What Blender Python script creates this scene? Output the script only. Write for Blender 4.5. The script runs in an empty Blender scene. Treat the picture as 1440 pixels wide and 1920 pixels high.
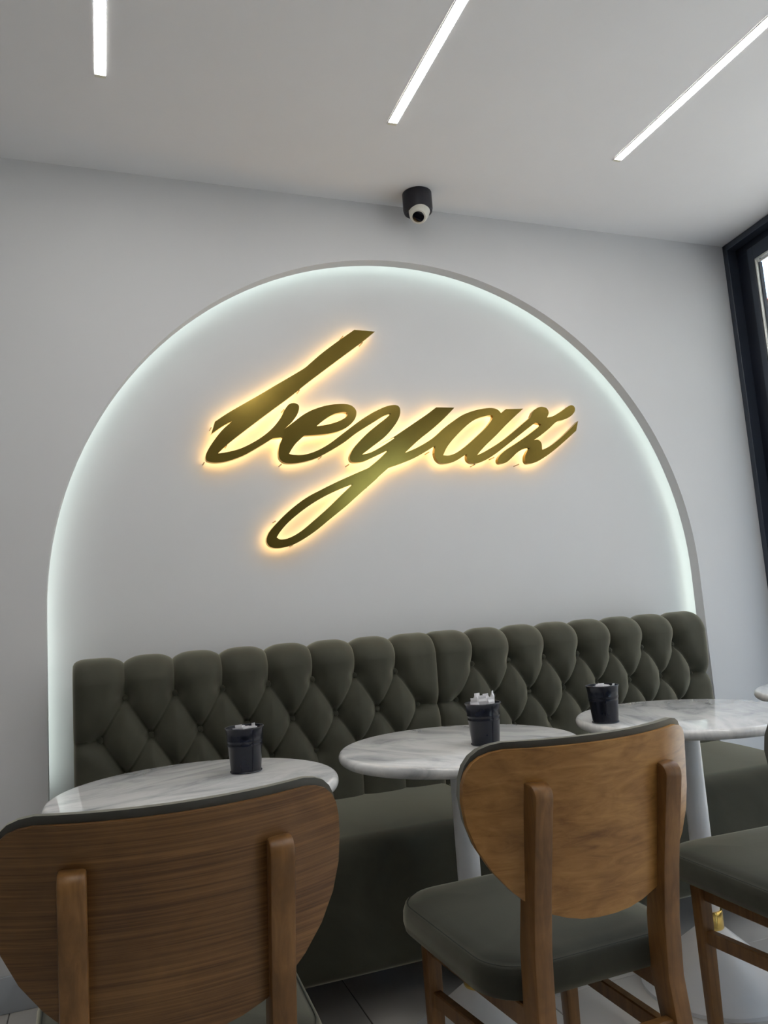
import bpy, bmesh, math, random
from mathutils import Vector, Matrix
random.seed(7)
SC = bpy.context.scene
COL = SC.collection
PI = math.pi

# ------------------------------------------------------------------ camera
cam_d = bpy.data.cameras.new('camera')
cam = bpy.data.objects.new('camera', cam_d)
COL.objects.link(cam)
CAM_H = 1.10
right = Vector((0.93837, -0.33859, -0.06946))
up = Vector((0.02055, -0.14593, 0.98908))
fwd = Vector((0.34503, 0.92955, 0.12998))
cam.matrix_world = Matrix(((right.x, up.x, -fwd.x, 0.0), (right.y, up.y, -fwd.y, 0.0),
                           (right.z, up.z, -fwd.z, CAM_H), (0, 0, 0, 1)))
cam_d.sensor_fit = 'VERTICAL'
cam_d.sensor_height = 36.0
cam_d.sensor_width = 27.0
cam_d.lens = 27.175
cam_d.clip_start = 0.05
SC.camera = cam

# ------------------------------------------------------------------ world, exposure
world = bpy.data.worlds.new('world')
SC.world = world
world.use_nodes = True
wn = world.node_tree.nodes
wl = world.node_tree.links
wn.clear()
sky = wn.new('ShaderNodeTexSky')
sky.sky_type = 'NISHITA'
sky.sun_disc = False
sky.sun_elevation = math.radians(48)
sky.sun_rotation = math.radians(-40)
sky.air_density = 1.0
sky.dust_density = 2.5
bg = wn.new('ShaderNodeBackground')
bg.inputs['Strength'].default_value = 1.10
wo = wn.new('ShaderNodeOutputWorld')
hsv = wn.new('ShaderNodeHueSaturation')
hsv.inputs['Saturation'].default_value = 0.9
wl.new(sky.outputs[0], hsv.inputs['Color'])
wl.new(hsv.outputs[0], bg.inputs['Color'])
wl.new(bg.outputs[0], wo.inputs['Surface'])

sun_d = bpy.data.lights.new('sun_offscreen', 'SUN')
sun_d.energy = 7.0
sun_d.angle = math.radians(0.6)
sun_d.color = (1.0, 0.95, 0.88)
sun = bpy.data.objects.new('sun_offscreen', sun_d)
COL.objects.link(sun)
sun.rotation_euler = Vector((0.46, -0.42, -0.78)).to_track_quat('-Z', 'Y').to_euler()   # high, from beyond the arched wall

SC.view_settings.view_transform = 'Standard'
SC.view_settings.look = 'None'
SC.view_settings.gamma = 1.0
SC.view_settings.use_curve_mapping = False
SC.view_settings.exposure = 0.16

# room measures (metres)
D = 2.741            # front plane of the arched wall
CEIL = 2.744
DB = 2.850           # recessed niche wall behind the arch
ARCH_X, ARCH_R, ARCH_Z = 1.156, 1.3255, 1.18
X_LEFT, Y_REAR = -3.0, -3.6
WX, WY = 2.869, 2.741           # corner arched wall / window wall
WDIR = Vector((-0.1129, -0.9936, 0))   # along the window wall, towards the camera
WNRM = Vector((-0.9936, 0.1129, 0))    # into the room
STRIP_E = 40.0
LED_E = 5.8
SIGN_E = 5.0

# ------------------------------------------------------------------ materials
def mat(name):
    m = bpy.data.materials.new(name)
    m.use_nodes = True
    nt = m.node_tree
    b = nt.nodes['Principled BSDF']
    return m, nt, b

def N(nt, t, **kw):
    n = nt.nodes.new(t)
    for k, v in kw.items():
        if k in n.inputs.keys():
            n.inputs[k].default_value = v
        else:
            setattr(n, k, v)
    return n

def ramp(nt, stops):
    r = nt.nodes.new('ShaderNodeValToRGB')
    el = r.color_ramp.elements
    while len(el) > len(stops):
        el.remove(el[-1])
    while len(el) < len(stops):
        el.new(0.5)
    for e, (p, c) in zip(el, stops):
        e.position = p
        e.color = (*c, 1)
    return r

def objco(nt, scale=(1, 1, 1), rot=(0, 0, 0), rnd=True):
    tc = nt.nodes.new('ShaderNodeTexCoord')
    mp = nt.nodes.new('ShaderNodeMapping')
    mp.inputs['Scale'].default_value = scale
    mp.inputs['Rotation'].default_value = rot
    nt.links.new(tc.outputs['Object'], mp.inputs['Vector'])
    if rnd:
        oi = nt.nodes.new('ShaderNodeObjectInfo')
        ml = nt.nodes.new('ShaderNodeMath'); ml.operation = 'MULTIPLY'; ml.inputs[1].default_value = 17.0
        nt.links.new(oi.outputs['Random'], ml.inputs[0])
        cb = nt.nodes.new('ShaderNodeCombineXYZ')
        for i in range(3):
            nt.links.new(ml.outputs[0], cb.inputs[i])
        nt.links.new(cb.outputs[0], mp.inputs['Location'])
    return mp.outputs[0]

def bump(nt, b, src, strength=0.2, dist=0.002):
    bp = nt.nodes.new('ShaderNodeBump')
    bp.inputs['Strength'].default_value = strength
    bp.inputs['Distance'].default_value = dist
    nt.links.new(src, bp.inputs['Height'])
    nt.links.new(bp.outputs[0], b.inputs['Normal'])

def plain(name, col, rough=0.5, metal=0.0, noise=0.0, nscale=20.0, spec=0.5, bmp=0.0):
    m, nt, b = mat(name)
    b.inputs['Base Color'].default_value = (*col, 1)
    b.inputs['Roughness'].default_value = rough
    b.inputs['Metallic'].default_value = metal
    b.inputs['Specular IOR Level'].default_value = spec
    if noise > 0 or bmp > 0:
        co = objco(nt)
        n = N(nt, 'ShaderNodeTexNoise', Scale=nscale, Detail=4.0)
        nt.links.new(co, n.inputs['Vector'])
        if noise > 0:
            r = ramp(nt, [(0.3, tuple(c * (1 - noise) for c in col)), (0.7, tuple(min(1, c * (1 + noise)) for c in col))])
            nt.links.new(n.outputs['Fac'], r.inputs['Fac'])
            nt.links.new(r.outputs[0], b.inputs['Base Color'])
        if bmp > 0:
            bump(nt, b, n.outputs['Fac'], bmp, 0.001)
    return m

def plaster(name, col):
    m, nt, b = mat(name)
    co = objco(nt, rnd=False)
    n = N(nt, 'ShaderNodeTexNoise', Scale=1.3, Detail=5.0, Roughness=0.6)
    nt.links.new(co, n.inputs['Vector'])
    r = ramp(nt, [(0.25, tuple(c * 0.965 for c in col)), (0.75, tuple(min(1, c * 1.02) for c in col))])
    nt.links.new(n.outputs['Fac'], r.inputs['Fac'])
    nt.links.new(r.outputs[0], b.inputs['Base Color'])
    b.inputs['Roughness'].default_value = 0.62
    b.inputs['Specular IOR Level'].default_value = 0.25
    n2 = N(nt, 'ShaderNodeTexNoise', Scale=160.0, Detail=3.0)
    nt.links.new(co, n2.inputs['Vector'])
    bump(nt, b, n2.outputs['Fac'], 0.06, 0.001)
    return m

def suede(name, dark, light, sc=5.0):
    m, nt, b = mat(name)
    co = objco(nt)
    n = N(nt, 'ShaderNodeTexNoise', Scale=sc, Detail=6.0, Roughness=0.62, Distortion=0.6)
    nt.links.new(co, n.inputs['Vector'])
    r = ramp(nt, [(0.28, dark), (0.75, light)])
    nt.links.new(n.outputs['Fac'], r.inputs['Fac'])
    nt.links.new(r.outputs[0], b.inputs['Base Color'])
    b.inputs['Roughness'].default_value = 0.72
    b.inputs['Specular IOR Level'].default_value = 0.22
    b.inputs['Sheen Weight'].default_value = 1.0
    b.inputs['Sheen Tint'].default_value = (0.55, 0.53, 0.42, 1)
    b.inputs['Sheen Roughness'].default_value = 0.45
    n2 = N(nt, 'ShaderNodeTexNoise', Scale=420.0, Detail=2.0)
    nt.links.new(co, n2.inputs['Vector'])
    bump(nt, b, n2.outputs['Fac'], 0.12, 0.0006)
    return m

def wood(name, stops, stretch, wscale, rough=0.36, dist=5.0, mott=0.35):
    """stained beech: long grain lines plus soft mottling"""
    m, nt, b = mat(name)
    co = objco(nt, scale=stretch)
    w = N(nt, 'ShaderNodeTexNoise', Scale=wscale, Detail=6.0, Roughness=0.65, Distortion=dist * 0.1)
    nt.links.new(co, w.inputs['Vector'])
    co2 = objco(nt, scale=(1.0, 1.0, 1.6))
    n = N(nt, 'ShaderNodeTexNoise', Scale=6.0, Detail=3.0, Roughness=0.55, Distortion=1.2)
    nt.links.new(co2, n.inputs['Vector'])
    mx = N(nt, 'ShaderNodeMix', data_type='FLOAT')
    mx.inputs[0].default_value = mott
    nt.links.new(w.outputs['Fac'], mx.inputs[2])
    nt.links.new(n.outputs['Fac'], mx.inputs[3])
    r = ramp(nt, stops)
    nt.links.new(mx.outputs[0], r.inputs['Fac'])
    nt.links.new(r.outputs[0], b.inputs['Base Color'])
    b.inputs['Roughness'].default_value = rough
    b.inputs['Specular IOR Level'].default_value = 0.4
    bump(nt, b, w.outputs['Fac'], 0.10, 0.0008)
    return m

def marble(name):
    m, nt, b = mat(name)
    co = objco(nt, scale=(1.0, 2.6, 1.0), rot=(0, 0, math.radians(12)))
    n = N(nt, 'ShaderNodeTexNoise', Scale=4.2, Detail=9.0, Roughness=0.62, Distortion=1.1)
    nt.links.new(co, n.inputs['Vector'])
    r = ramp(nt, [(0.28, (0.40, 0.41, 0.42)), (0.42, (0.64, 0.645, 0.645)), (0.58, (0.82, 0.815, 0.80)), (0.8, (0.86, 0.855, 0.84))])
    nt.links.new(n.outputs['Fac'], r.inputs['Fac'])
    nt.links.new(r.outputs[0], b.inputs['Base Color'])
    b.inputs['Roughness'].default_value = 0.03
    b.inputs['Specular IOR Level'].default_value = 0.85
    return m

def emit(name, col, s):
    m, nt, b = mat(name)
    b.inputs['Base Color'].default_value = (0.8, 0.8, 0.8, 1)
    b.inputs['Emission Color'].default_value = (*col, 1)
    b.inputs['Emission Strength'].default_value = s
    return m

M = {}
M['wall'] = plaster('wall_paint', (0.67, 0.67, 0.675))
M['ceiling'] = plaster('ceiling_paint', (0.88, 0.87, 0.87))
M['rear'] = plaster('rear_paint', (0.34, 0.31, 0.27))
M['trim'] = plain('baseboard_tile', (0.44, 0.47, 0.51), 0.3, noise=0.05, nscale=6)
M['grout'] = plain('grout', (0.13, 0.12, 0.11), 0.9, noise=0.2, nscale=30)
M['tile'] = plain('floor_tile', (0.60, 0.575, 0.54), 0.22, noise=0.08, nscale=3.5)
M['suede'] = suede('bench_suede', (0.037, 0.037, 0.026), (0.069, 0.068, 0.049), 4.0)
M['seat_suede'] = suede('chair_suede', (0.016, 0.017, 0.0125), (0.036, 0.037, 0.0275), 9.0)
M['pad'] = suede('pad_fabric', (0.060, 0.062, 0.058), (0.090, 0.092, 0.086), 9.0)
M['thread'] = plain('thread', (0.03, 0.034, 0.027), 0.8, noise=0.2)
WS = [(0.30, (0.120, 0.051, 0.0145)), (0.48, (0.235, 0.110, 0.033)), (0.70, (0.37, 0.185, 0.058))]
M['shell_wood'] = wood('veneer', [(0.36, (0.086, 0.037, 0.0120)), (0.48, (0.150, 0.071, 0.023)), (0.64, (0.24, 0.120, 0.040))], (0.9, 0.9, 70.0), 3.2, mott=0.22)
M['shell_wood2'] = wood('figured_veneer', [(0.32, (0.165, 0.073, 0.0185)), (0.48, (0.345, 0.168, 0.047)), (0.66, (0.50, 0.268, 0.084))], (3.0, 3.0, 16.0), 3.0, dist=14.0, mott=0.5)
M['post_wood'] = wood('post_wood', [(0.3, (0.110, 0.050, 0.015)), (0.5, (0.195, 0.093, 0.029)), (0.72, (0.30, 0.150, 0.050))], (26.0, 26.0, 2.0), 2.2)
M['dark_wood'] = wood('frame_wood', [(0.3, (0.034, 0.015, 0.007)), (0.5, (0.07, 0.030, 0.013)), (0.72, (0.12, 0.052, 0.022))], (14.0, 14.0, 14.0), 2.0)
M['marble'] = marble('white_marble')
M['white_metal'] = plain('white_metal', (0.82, 0.83, 0.85), 0.30, noise=0.02)
M['gold'] = plain('gold_metal', (0.83, 0.58, 0.17), 0.17, 1.0, noise=0.05, nscale=14)
M['sign_gold'] = plain('brushed_gold', (0.235, 0.165, 0.036), 0.17, 1.0, noise=0.10, nscale=7)
M['navy'] = plain('navy_enamel', (0.006, 0.008, 0.017), 0.27, noise=0.15, nscale=30, spec=0.4)
M['navy_edge'] = plain('navy_rim', (0.010, 0.012, 0.022), 0.25, noise=0.2, nscale=60)
M['paper'] = plain('paper', (0.82, 0.81, 0.83), 0.6, noise=0.04, nscale=60)
M['ink'] = plain('packet_print', (0.05, 0.05, 0.07), 0.6, noise=0.1)
M['black_plastic'] = plain('black_plastic', (0.008, 0.008, 0.016), 0.45, noise=0.1)
M['cream_plastic'] = plain('cream_plastic', (0.70, 0.69, 0.62), 0.35, noise=0.04)
M['lens'] = plain('lens_glass', (0.004, 0.004, 0.008), 0.06, noise=0.1)
M['frame'] = plain('dark_aluminium', (0.005, 0.008, 0.018), 0.45, noise=0.15, nscale=5)
M['frame2'] = plain('slate_aluminium', (0.034, 0.043, 0.062), 0.40, noise=0.1, nscale=5)
M['bead'] = plain('silver_bead', (0.72, 0.72, 0.68), 0.3, 0.4, noise=0.05)
M['strip'] = emit('strip_diffuser', (1.0, 0.98, 0.95), STRIP_E)
M['cap'] = plain('strip_cap', (0.78, 0.74, 0.60), 0.5, noise=0.05)
M['led'] = emit('led_glow', (0.86, 1.0, 0.93), LED_E)
M['halo'] = emit('warm_led', (1.0, 0.60, 0.20), SIGN_E)
M['acrylic'] = plain('steel_stud', (0.42, 0.33, 0.22), 0.3, 0.8, noise=0.05)

def glass_mat():
    m = bpy.data.materials.new('window_glass'); m.use_nodes = True
    nt = m.node_tree; nt.nodes.clear()
    out = nt.nodes.new('ShaderNodeOutputMaterial')
    tr = nt.nodes.new('ShaderNodeBsdfTransparent'); tr.inputs[0].default_value = (0.93, 0.96, 0.95, 1)
    gl = nt.nodes.new('ShaderNodeBsdfGlossy'); gl.inputs['Roughness'].default_value = 0.0
    lw = nt.nodes.new('ShaderNodeLayerWeight')
    pw = nt.nodes.new('ShaderNodeMath'); pw.operation = 'POWER'; pw.inputs[1].default_value = 5.0
    fr = nt.nodes.new('ShaderNodeMath'); fr.operation = 'MULTIPLY_ADD'; fr.inputs[1].default_value = 0.9; fr.inputs[2].default_value = 0.04
    nt.links.new(lw.outputs['Facing'], pw.inputs[0]); nt.links.new(pw.outputs[0], fr.inputs[0])
    mx = nt.nodes.new('ShaderNodeMixShader')
    nt.links.new(fr.outputs[0], mx.inputs[0]); nt.links.new(tr.outputs[0], mx.inputs[1]); nt.links.new(gl.outputs[0], mx.inputs[2])
    nt.links.new(mx.outputs[0], out.inputs[0])
    return m
M['glass'] = glass_mat()

# ------------------------------------------------------------------ mesh helpers
def link_mesh(name, me, material, parent=None, loc=None, rot=None, smooth=None):
    if smooth is not None:
        for p in me.polygons:
            p.use_smooth = True
        me.set_sharp_from_angle(angle=math.radians(smooth))
    if material and not me.materials:
        me.materials.append(M[material] if isinstance(material, str) else material)
    o = bpy.data.objects.new(name, me)
    COL.objects.link(o)
    if parent:
        o.parent = parent
    if loc is not None:
        o.location = loc
    if rot is not None:
        o.rotation_euler = rot
    return o

def from_bm(name, bm, material, parent=None, smooth=None, loc=None, rot=None):
    bmesh.ops.recalc_face_normals(bm, faces=bm.faces)
    me = bpy.data.meshes.new(name)
    bm.to_mesh(me); bm.free()
    return link_mesh(name, me, material, parent, loc, rot, smooth)

def from_py(name, v, f, material, parent=None, smooth=None, loc=None, rot=None, recalc=True):
    me = bpy.data.meshes.new(name)
    me.from_pydata(v, [], f)
    if recalc:
        bm = bmesh.new(); bm.from_mesh(me)
        bmesh.ops.recalc_face_normals(bm, faces=bm.faces)
        bm.to_mesh(me); bm.free()
    return link_mesh(name, me, material, parent, loc, rot, smooth)

def tag(o, label=None, cat=None, group=None, kind=None):
    if label: o['label'] = label
    if cat: o['category'] = cat
    if group: o['group'] = group
    if kind: o['kind'] = kind
    return o

def empty(name, loc=(0, 0, 0), rz=0.0):
    o = bpy.data.objects.new(name, None)
    COL.objects.link(o)
    o.location = loc; o.rotation_euler = (0, 0, rz)
    o.empty_display_size = 0.1
    return o

def box_bm(x0, x1, y0, y1, z0, z1, bev=0.0, seg=2):
    bm = bmesh.new()
    vs = [bm.verts.new((x, y, z)) for z in (z0, z1) for y in (y0, y1) for x in (x0, x1)]
    for f in ((0, 1, 3, 2), (4, 6, 7, 5), (0, 4, 5, 1), (1, 5, 7, 3), (3, 7, 6, 2), (2, 6, 4, 0)):
        bm.faces.new([vs[i] for i in f])
    if bev > 0:
        bmesh.ops.bevel(bm, geom=bm.edges[:], offset=bev, segments=seg, profile=0.5, affect='EDGES')
    return bm

def box(name, x0, x1, y0, y1, z0, z1, material, parent=None, bev=0.0, seg=2, **kw):
    return from_bm(name, box_bm(x0, x1, y0, y1, z0, z1, bev, seg), material, parent, smooth=30 if bev else None, **kw)

def lathe(name, prof, material, parent=None, n=64, smooth=35, loc=None, rot=None):
    """prof: list of (r, z); closes on the axis where r == 0"""
    v, f, rings = [], [], []
    for r, z in prof:
        if r < 1e-6:
            rings.append([len(v)]); v.append((0, 0, z))
        else:
            i0 = len(v)
            v += [(r * math.cos(2 * PI * k / n), r * math.sin(2 * PI * k / n), z) for k in range(n)]
            rings.append(list(range(i0, i0 + n)))
    for a, b in zip(rings, rings[1:]):
        for k in range(n):
            k2 = (k + 1) % n
            if len(a) == 1 and len(b) == 1:
                continue
            if len(a) == 1:
                f.append((a[0], b[k], b[k2]))
            elif len(b) == 1:
                f.append((a[k], b[0], a[k2]))
            else:
                f.append((a[k], b[k], b[k2], a[k2]))
    return from_py(name, v, f, material, parent, smooth, loc, rot)

def tube(name, pts, rad, material, parent=None, n=8, closed=False, **kw):
    P = [Vector(p) for p in pts]
    v, f = [], []
    m = len(P)
    for i, p in enumerate(P):
        a = P[(i - 1) % m] if (closed or i > 0) else P[i]
        b = P[(i + 1) % m] if (closed or i < m - 1) else P[i]
        t = (b - a).normalized()
        ref = Vector((0, 0, 1)) if abs(t.z) < 0.9 else Vector((1, 0, 0))
        s = t.cross(ref).normalized(); u = s.cross(t)
        for k in range(n):
            an = 2 * PI * k / n
            v.append(tuple(p + s * (rad * math.cos(an)) + u * (rad * math.sin(an))))
    for i in range(m if closed else m - 1):
        j = (i + 1) % m
        for k in range(n):
            k2 = (k + 1) % n
            f.append((i * n + k, j * n + k, j * n + k2, i * n + k2))
    if not closed:
        f.append(tuple(range(n))); f.append(tuple(range((m - 1) * n, m * n)))
    return from_py(name, v, f, material, parent, 40, **kw)

def cr(pts, sub=6):
    """Catmull-Rom through closed outline; points flagged 1 are corners"""
    n = len(pts); out = []
    for i in range(n):
        p0, p1, p2, p3 = pts[i - 1], pts[i], pts[(i + 1) % n], pts[(i + 2) % n]
        a0 = p1 if p1[2] else p0
        a3 = p2 if p2[2] else p3
        k = sub if not (p1[2] and p2[2]) else 1
        for s in range(k):
            t = s / k
            q = []
            for c in (0, 1):
                q.append(0.5 * ((2 * p1[c]) + (-a0[c] + p2[c]) * t + (2 * a0[c] - 5 * p1[c] + 4 * p2[c] - a3[c]) * t * t
                                + (-a0[c] + 3 * p1[c] - 3 * p2[c] + a3[c]) * t ** 3))
            out.append(tuple(q))
    return out

def copy_tree(o, parent=None):
    c = o.copy(); COL.objects.link(c)
    if parent: c.parent = parent
    for ch in list(o.children):
        copy_tree(ch, c)
    return c

# ------------------------------------------------------------------ the room
# floor: grout slab with every tile its own piece
TS, TX, TY = 0.475, 1.142, 2.06
floor = box('floor', -3.3, 3.0, -3.9, D + 0.16, -0.12, -0.003, 'grout')
tag(floor, kind='structure')
tile_me = None
nx0 = int(math.floor((-3.2 - TX) / TS)); nx1 = int(math.ceil((3.2 - TX) / TS))
ny0 = int(math.floor((-3.8 - TY) / TS)); ny1 = int(math.ceil((D + 0.12 - TY) / TS))
for i in range(nx0, nx1):
    for j in range(ny0, ny1):
        xa, ya = TX + i * TS, TY + j * TS
        yb = min(ya + TS, D + 0.155)
        if yb - ya < 0.05 or xa + TS > 3.02 or xa < -3.28 or ya < -3.88:
            continue
        if yb == ya + TS:
            if tile_me is None:
                t = box('tile', 0.0015, TS - 0.0015, 0.0015, TS - 0.0015, -0.004, 0.0, 'tile', floor, 0.0012, 1)
                tile_me = t.data
            else:
                t = bpy.data.objects.new('tile', tile_me); COL.objects.link(t); t.parent = floor
            t.location = (xa, ya, 0)
        else:
            box('tile', 0.0015, TS - 0.0015, 0.0015, yb - ya, -0.004, 0.0, 'tile', floor, 0.0012, 1, loc=(xa, ya, 0))

tag(box('ceiling', -3.3, WX + 0.06, -3.9, D + 0.23, CEIL, CEIL + 0.12, 'ceiling'), kind='structure')

# arched wall: a panel 52 mm thick with a round-headed opening, standing off the niche wall
def arch_panel():
    y0, y1 = D, D + 0.052
    n = 72
    op = [(ARCH_X - ARCH_R, 0.0)] + [(ARCH_X - ARCH_R * math.cos(PI * k / n), ARCH_Z + ARCH_R * math.sin(PI * k / n)) for k in range(n + 1)] + [(ARCH_X + ARCH_R, 0.0)]
    x0, x1, zt = -3.1, WX + 0.06, CEIL
    out = []
    m = len(op)
    for k, (x, z) in enumerate(op):
        # matching points on the outer rectangle
        if k == 0: out.append((x0, 0.0))
        elif k == m - 1: out.append((x1, 0.0))
        else:
            a = PI * (k - 1) / n
            dx, dz = -math.cos(a), math.sin(a)
            s = 1e9
            if dx < -1e-6: s = min(s, (x0 - ARCH_X) / dx)
            if dx > 1e-6: s = min(s, (x1 - ARCH_X) / dx)
            if dz > 1e-6: s = min(s, (zt - ARCH_Z) / dz)
            out.append((ARCH_X + dx * s, ARCH_Z + dz * s))
    v, f = [], []
    for y in (y0, y1):
        v += [(x, y, z) for x, z in op] + [(x, y, z) for x, z in out]
    B = 2 * m
    for k in range(m - 1):
        f.append((k, k + 1, m + k + 1, m + k))
        f.append((B + k, B + m + k, B + m + k + 1, B + k + 1))
        f.append((k, B + k, B + k + 1, k + 1))
    # close the corners of the rectangle
    for cx in (x0, x1):
        ks = [k for k in range(m) if abs(out[k][0] - cx) < 1e-6]
        k = max(ks) if cx == x0 else min(ks)
        k2 = k + 1 if cx == x0 else k - 1
        i0 = len(v)
        v += [(cx, y0, zt), (cx, y1, zt)]
        f.append((m + k, m + k2, i0)); f.append((B + m + k, B + m + k2, i0 + 1))
    o = from_py('wall_back', v, f, 'wall', smooth=20)
    return tag(o, kind='structure')
arch_panel()
tag(box('wall_niche', -3.1, WX + 0.06, DB, DB + 0.12, 0, CEIL, 'wall'), kind='structure')
tag(box('wall_left', X_LEFT - 0.12, X_LEFT, Y_REAR, D + 0.2, 0, CEIL, 'wall'), kind='structure')
tag(box('wall_rear', -3.2, 3.0, Y_REAR - 0.15, Y_REAR, 0, CEIL, 'rear'), kind='structure')

# baseboards on the arched wall, either side of the opening
tag(box('baseboard_left', X_LEFT, ARCH_X - ARCH_R - 0.001, D - 0.010, D - 0.0005, 0.0, 0.104, 'trim', bev=0.003), kind='structure')
tag(box('baseboard_right', ARCH_X + ARCH_R + 0.001, WX - 0.02, D - 0.010, D - 0.0005, 0.0, 0.104, 'trim', bev=0.003), kind='structure')

# window wall (runs from the corner towards the viewer, a few degrees off square)
# local frame: s along the wall from the corner, d into the room, z up
WLEN = 6.35
w1 = empty('window_1', (WX, WY, 0)); tag(w1, kind='structure')
w1.rotation_euler = (0, 0, math.atan2(WDIR.y, WDIR.x))
# local +x = along wall, local +y = left of it = outside?  (x-dir (-.11,-.99) -> y-dir (.99,-.11) = outside)
GT = CEIL - 0.135
box('outer_frame', 0.0, 0.031, -0.012, 0.055, 0.0, CEIL, 'frame2', w1, 0.002, 1)
box('recess_profile', 0.031, 0.122, 0.038, 0.055, 0.0, CEIL - 0.03, 'frame', w1, 0.002, 1)
box('head_frame', 0.0, WLEN, -0.012, 0.10, CEIL - 0.032, CEIL - 0.001, 'frame2', w1, 0.002, 1)
box('head_profile', 0.031, WLEN, 0.035, 0.11, CEIL - 0.075, CEIL - 0.032, 'frame', w1, 0.002, 1)
npan = 4
PW = (WLEN - 0.122) / npan
for k in range(npan):
    s0 = 0.122 + k * PW
    s1 = s0 + PW
    sash = box('sash', s0, s0 + 0.036, 0.018, 0.060, 0.06, CEIL - 0.075, 'frame2', w1, 0.002, 1)
    box('sash_stile', s1 - 0.036, s1, 0.018, 0.060, 0.06, CEIL - 0.075, 'frame2', w1, 0.002, 1)
    box('sash_rail', s0 + 0.036, s1 - 0.036, 0.018, 0.060, GT, CEIL - 0.075, 'frame2', w1, 0.002, 1)
    box('sash_rail', s0 + 0.036, s1 - 0.036, 0.018, 0.060, 0.06, 0.14, 'frame2', w1, 0.002, 1)
    g0, g1 = s0 + 0.036, s1 - 0.036
    box('bead', g0, g0 + 0.009, 0.022, 0.045, 0.14, GT, 'bead', w1, 0.002, 1)
    box('bead', g0, g1, 0.022, 0.030, GT - 0.010, GT, 'bead', w1, 0.002, 1)
    box('bead', g0, g1, 0.034, 0.042, GT - 0.022, GT - 0.012, 'bead', w1, 0.002, 1)
    box('glazing_seal', g0 + 0.009, g0 + 0.015, 0.034, 0.050, 0.14, GT - 0.02, 'frame2', w1)
    box('pane', g0, g1, 0.050, 0.055, 0.13, GT + 0.005, 'glass', w1)
box('sill', 0.0, WLEN, -0.012, 0.11, 0.0, 0.06, 'frame2', w1)

# LED strip hidden behind the arched panel, shining on the niche wall
def led_strip():
    n = 72
    r0, r1 = ARCH_R + 0.022, ARCH_R + 0.036
    v, f = [], []
    path = [(-1, 0.9)] + [(k, 0) for k in range(n + 1)] + [(n + 1, 0.9)]
    rings = []
    for r in (r0, r1):
        pts = [(ARCH_X - r, 0.62)] + [(ARCH_X - r * math.cos(PI * k / n), ARCH_Z + r * math.sin(PI * k / n)) for k in range(n + 1)] + [(ARCH_X + r, 0.62)]
        rings.append(pts)
    m = len(rings[0])
    for y in (D + 0.0525, D + 0.056):
        for pts in rings:
            v += [(x, y, z) for x, z in pts]
    q = lambda a, b, k: (a * 2 + b) * m + k
    for k in range(m - 1):
        f += [(q(0, 0, k), q(0, 0, k + 1), q(0, 1, k + 1), q(0, 1, k)), (q(1, 0, k), q(1, 0, k + 1), q(1, 1, k + 1), q(1, 1, k)),
              (q(0, 0, k), q(0, 0, k + 1), q(1, 0, k + 1), q(1, 0, k)), (q(0, 1, k), q(0, 1, k + 1), q(1, 1, k + 1), q(1, 1, k))]
    for k in (0, m - 1):
        f.append((q(0, 0, k), q(0, 1, k), q(1, 1, k), q(1, 0, k)))
    return from_py('led_strip', v, f, 'led', smooth=20)
tag(led_strip(), 'cool white LED strip glowing behind the edge of the arched opening', 'led strip')

# ------------------------------------------------------------------ ceiling light strips
for k, (x, lab) in enumerate(((0.028, 'recessed linear ceiling light strip farthest from the window'),
                              (0.957, 'recessed linear ceiling light strip between two others, aimed at the security camera'),
                              (1.870, 'recessed linear ceiling light strip closest to the window'))):
    t = empty('ceiling_light', (x, 2.24, CEIL)); tag(t, lab, 'ceiling light', 'linear ceiling lights')
    box('diffuser', -0.0155, 0.0155, -2.1, -0.012, -0.004, -0.0005, 'strip', t)
    box('end_cap', -0.0155, 0.0155, -0.012, 0.0, -0.005, -0.0005, 'cap', t)
    box('trim', -0.0175, -0.0155, -2.1, 0.0, -0.0045, -0.0005, 'ceiling', t)
    box('trim', 0.0155, 0.0175, -2.1, 0.0, -0.0045, -0.0005, 'ceiling', t)

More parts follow.
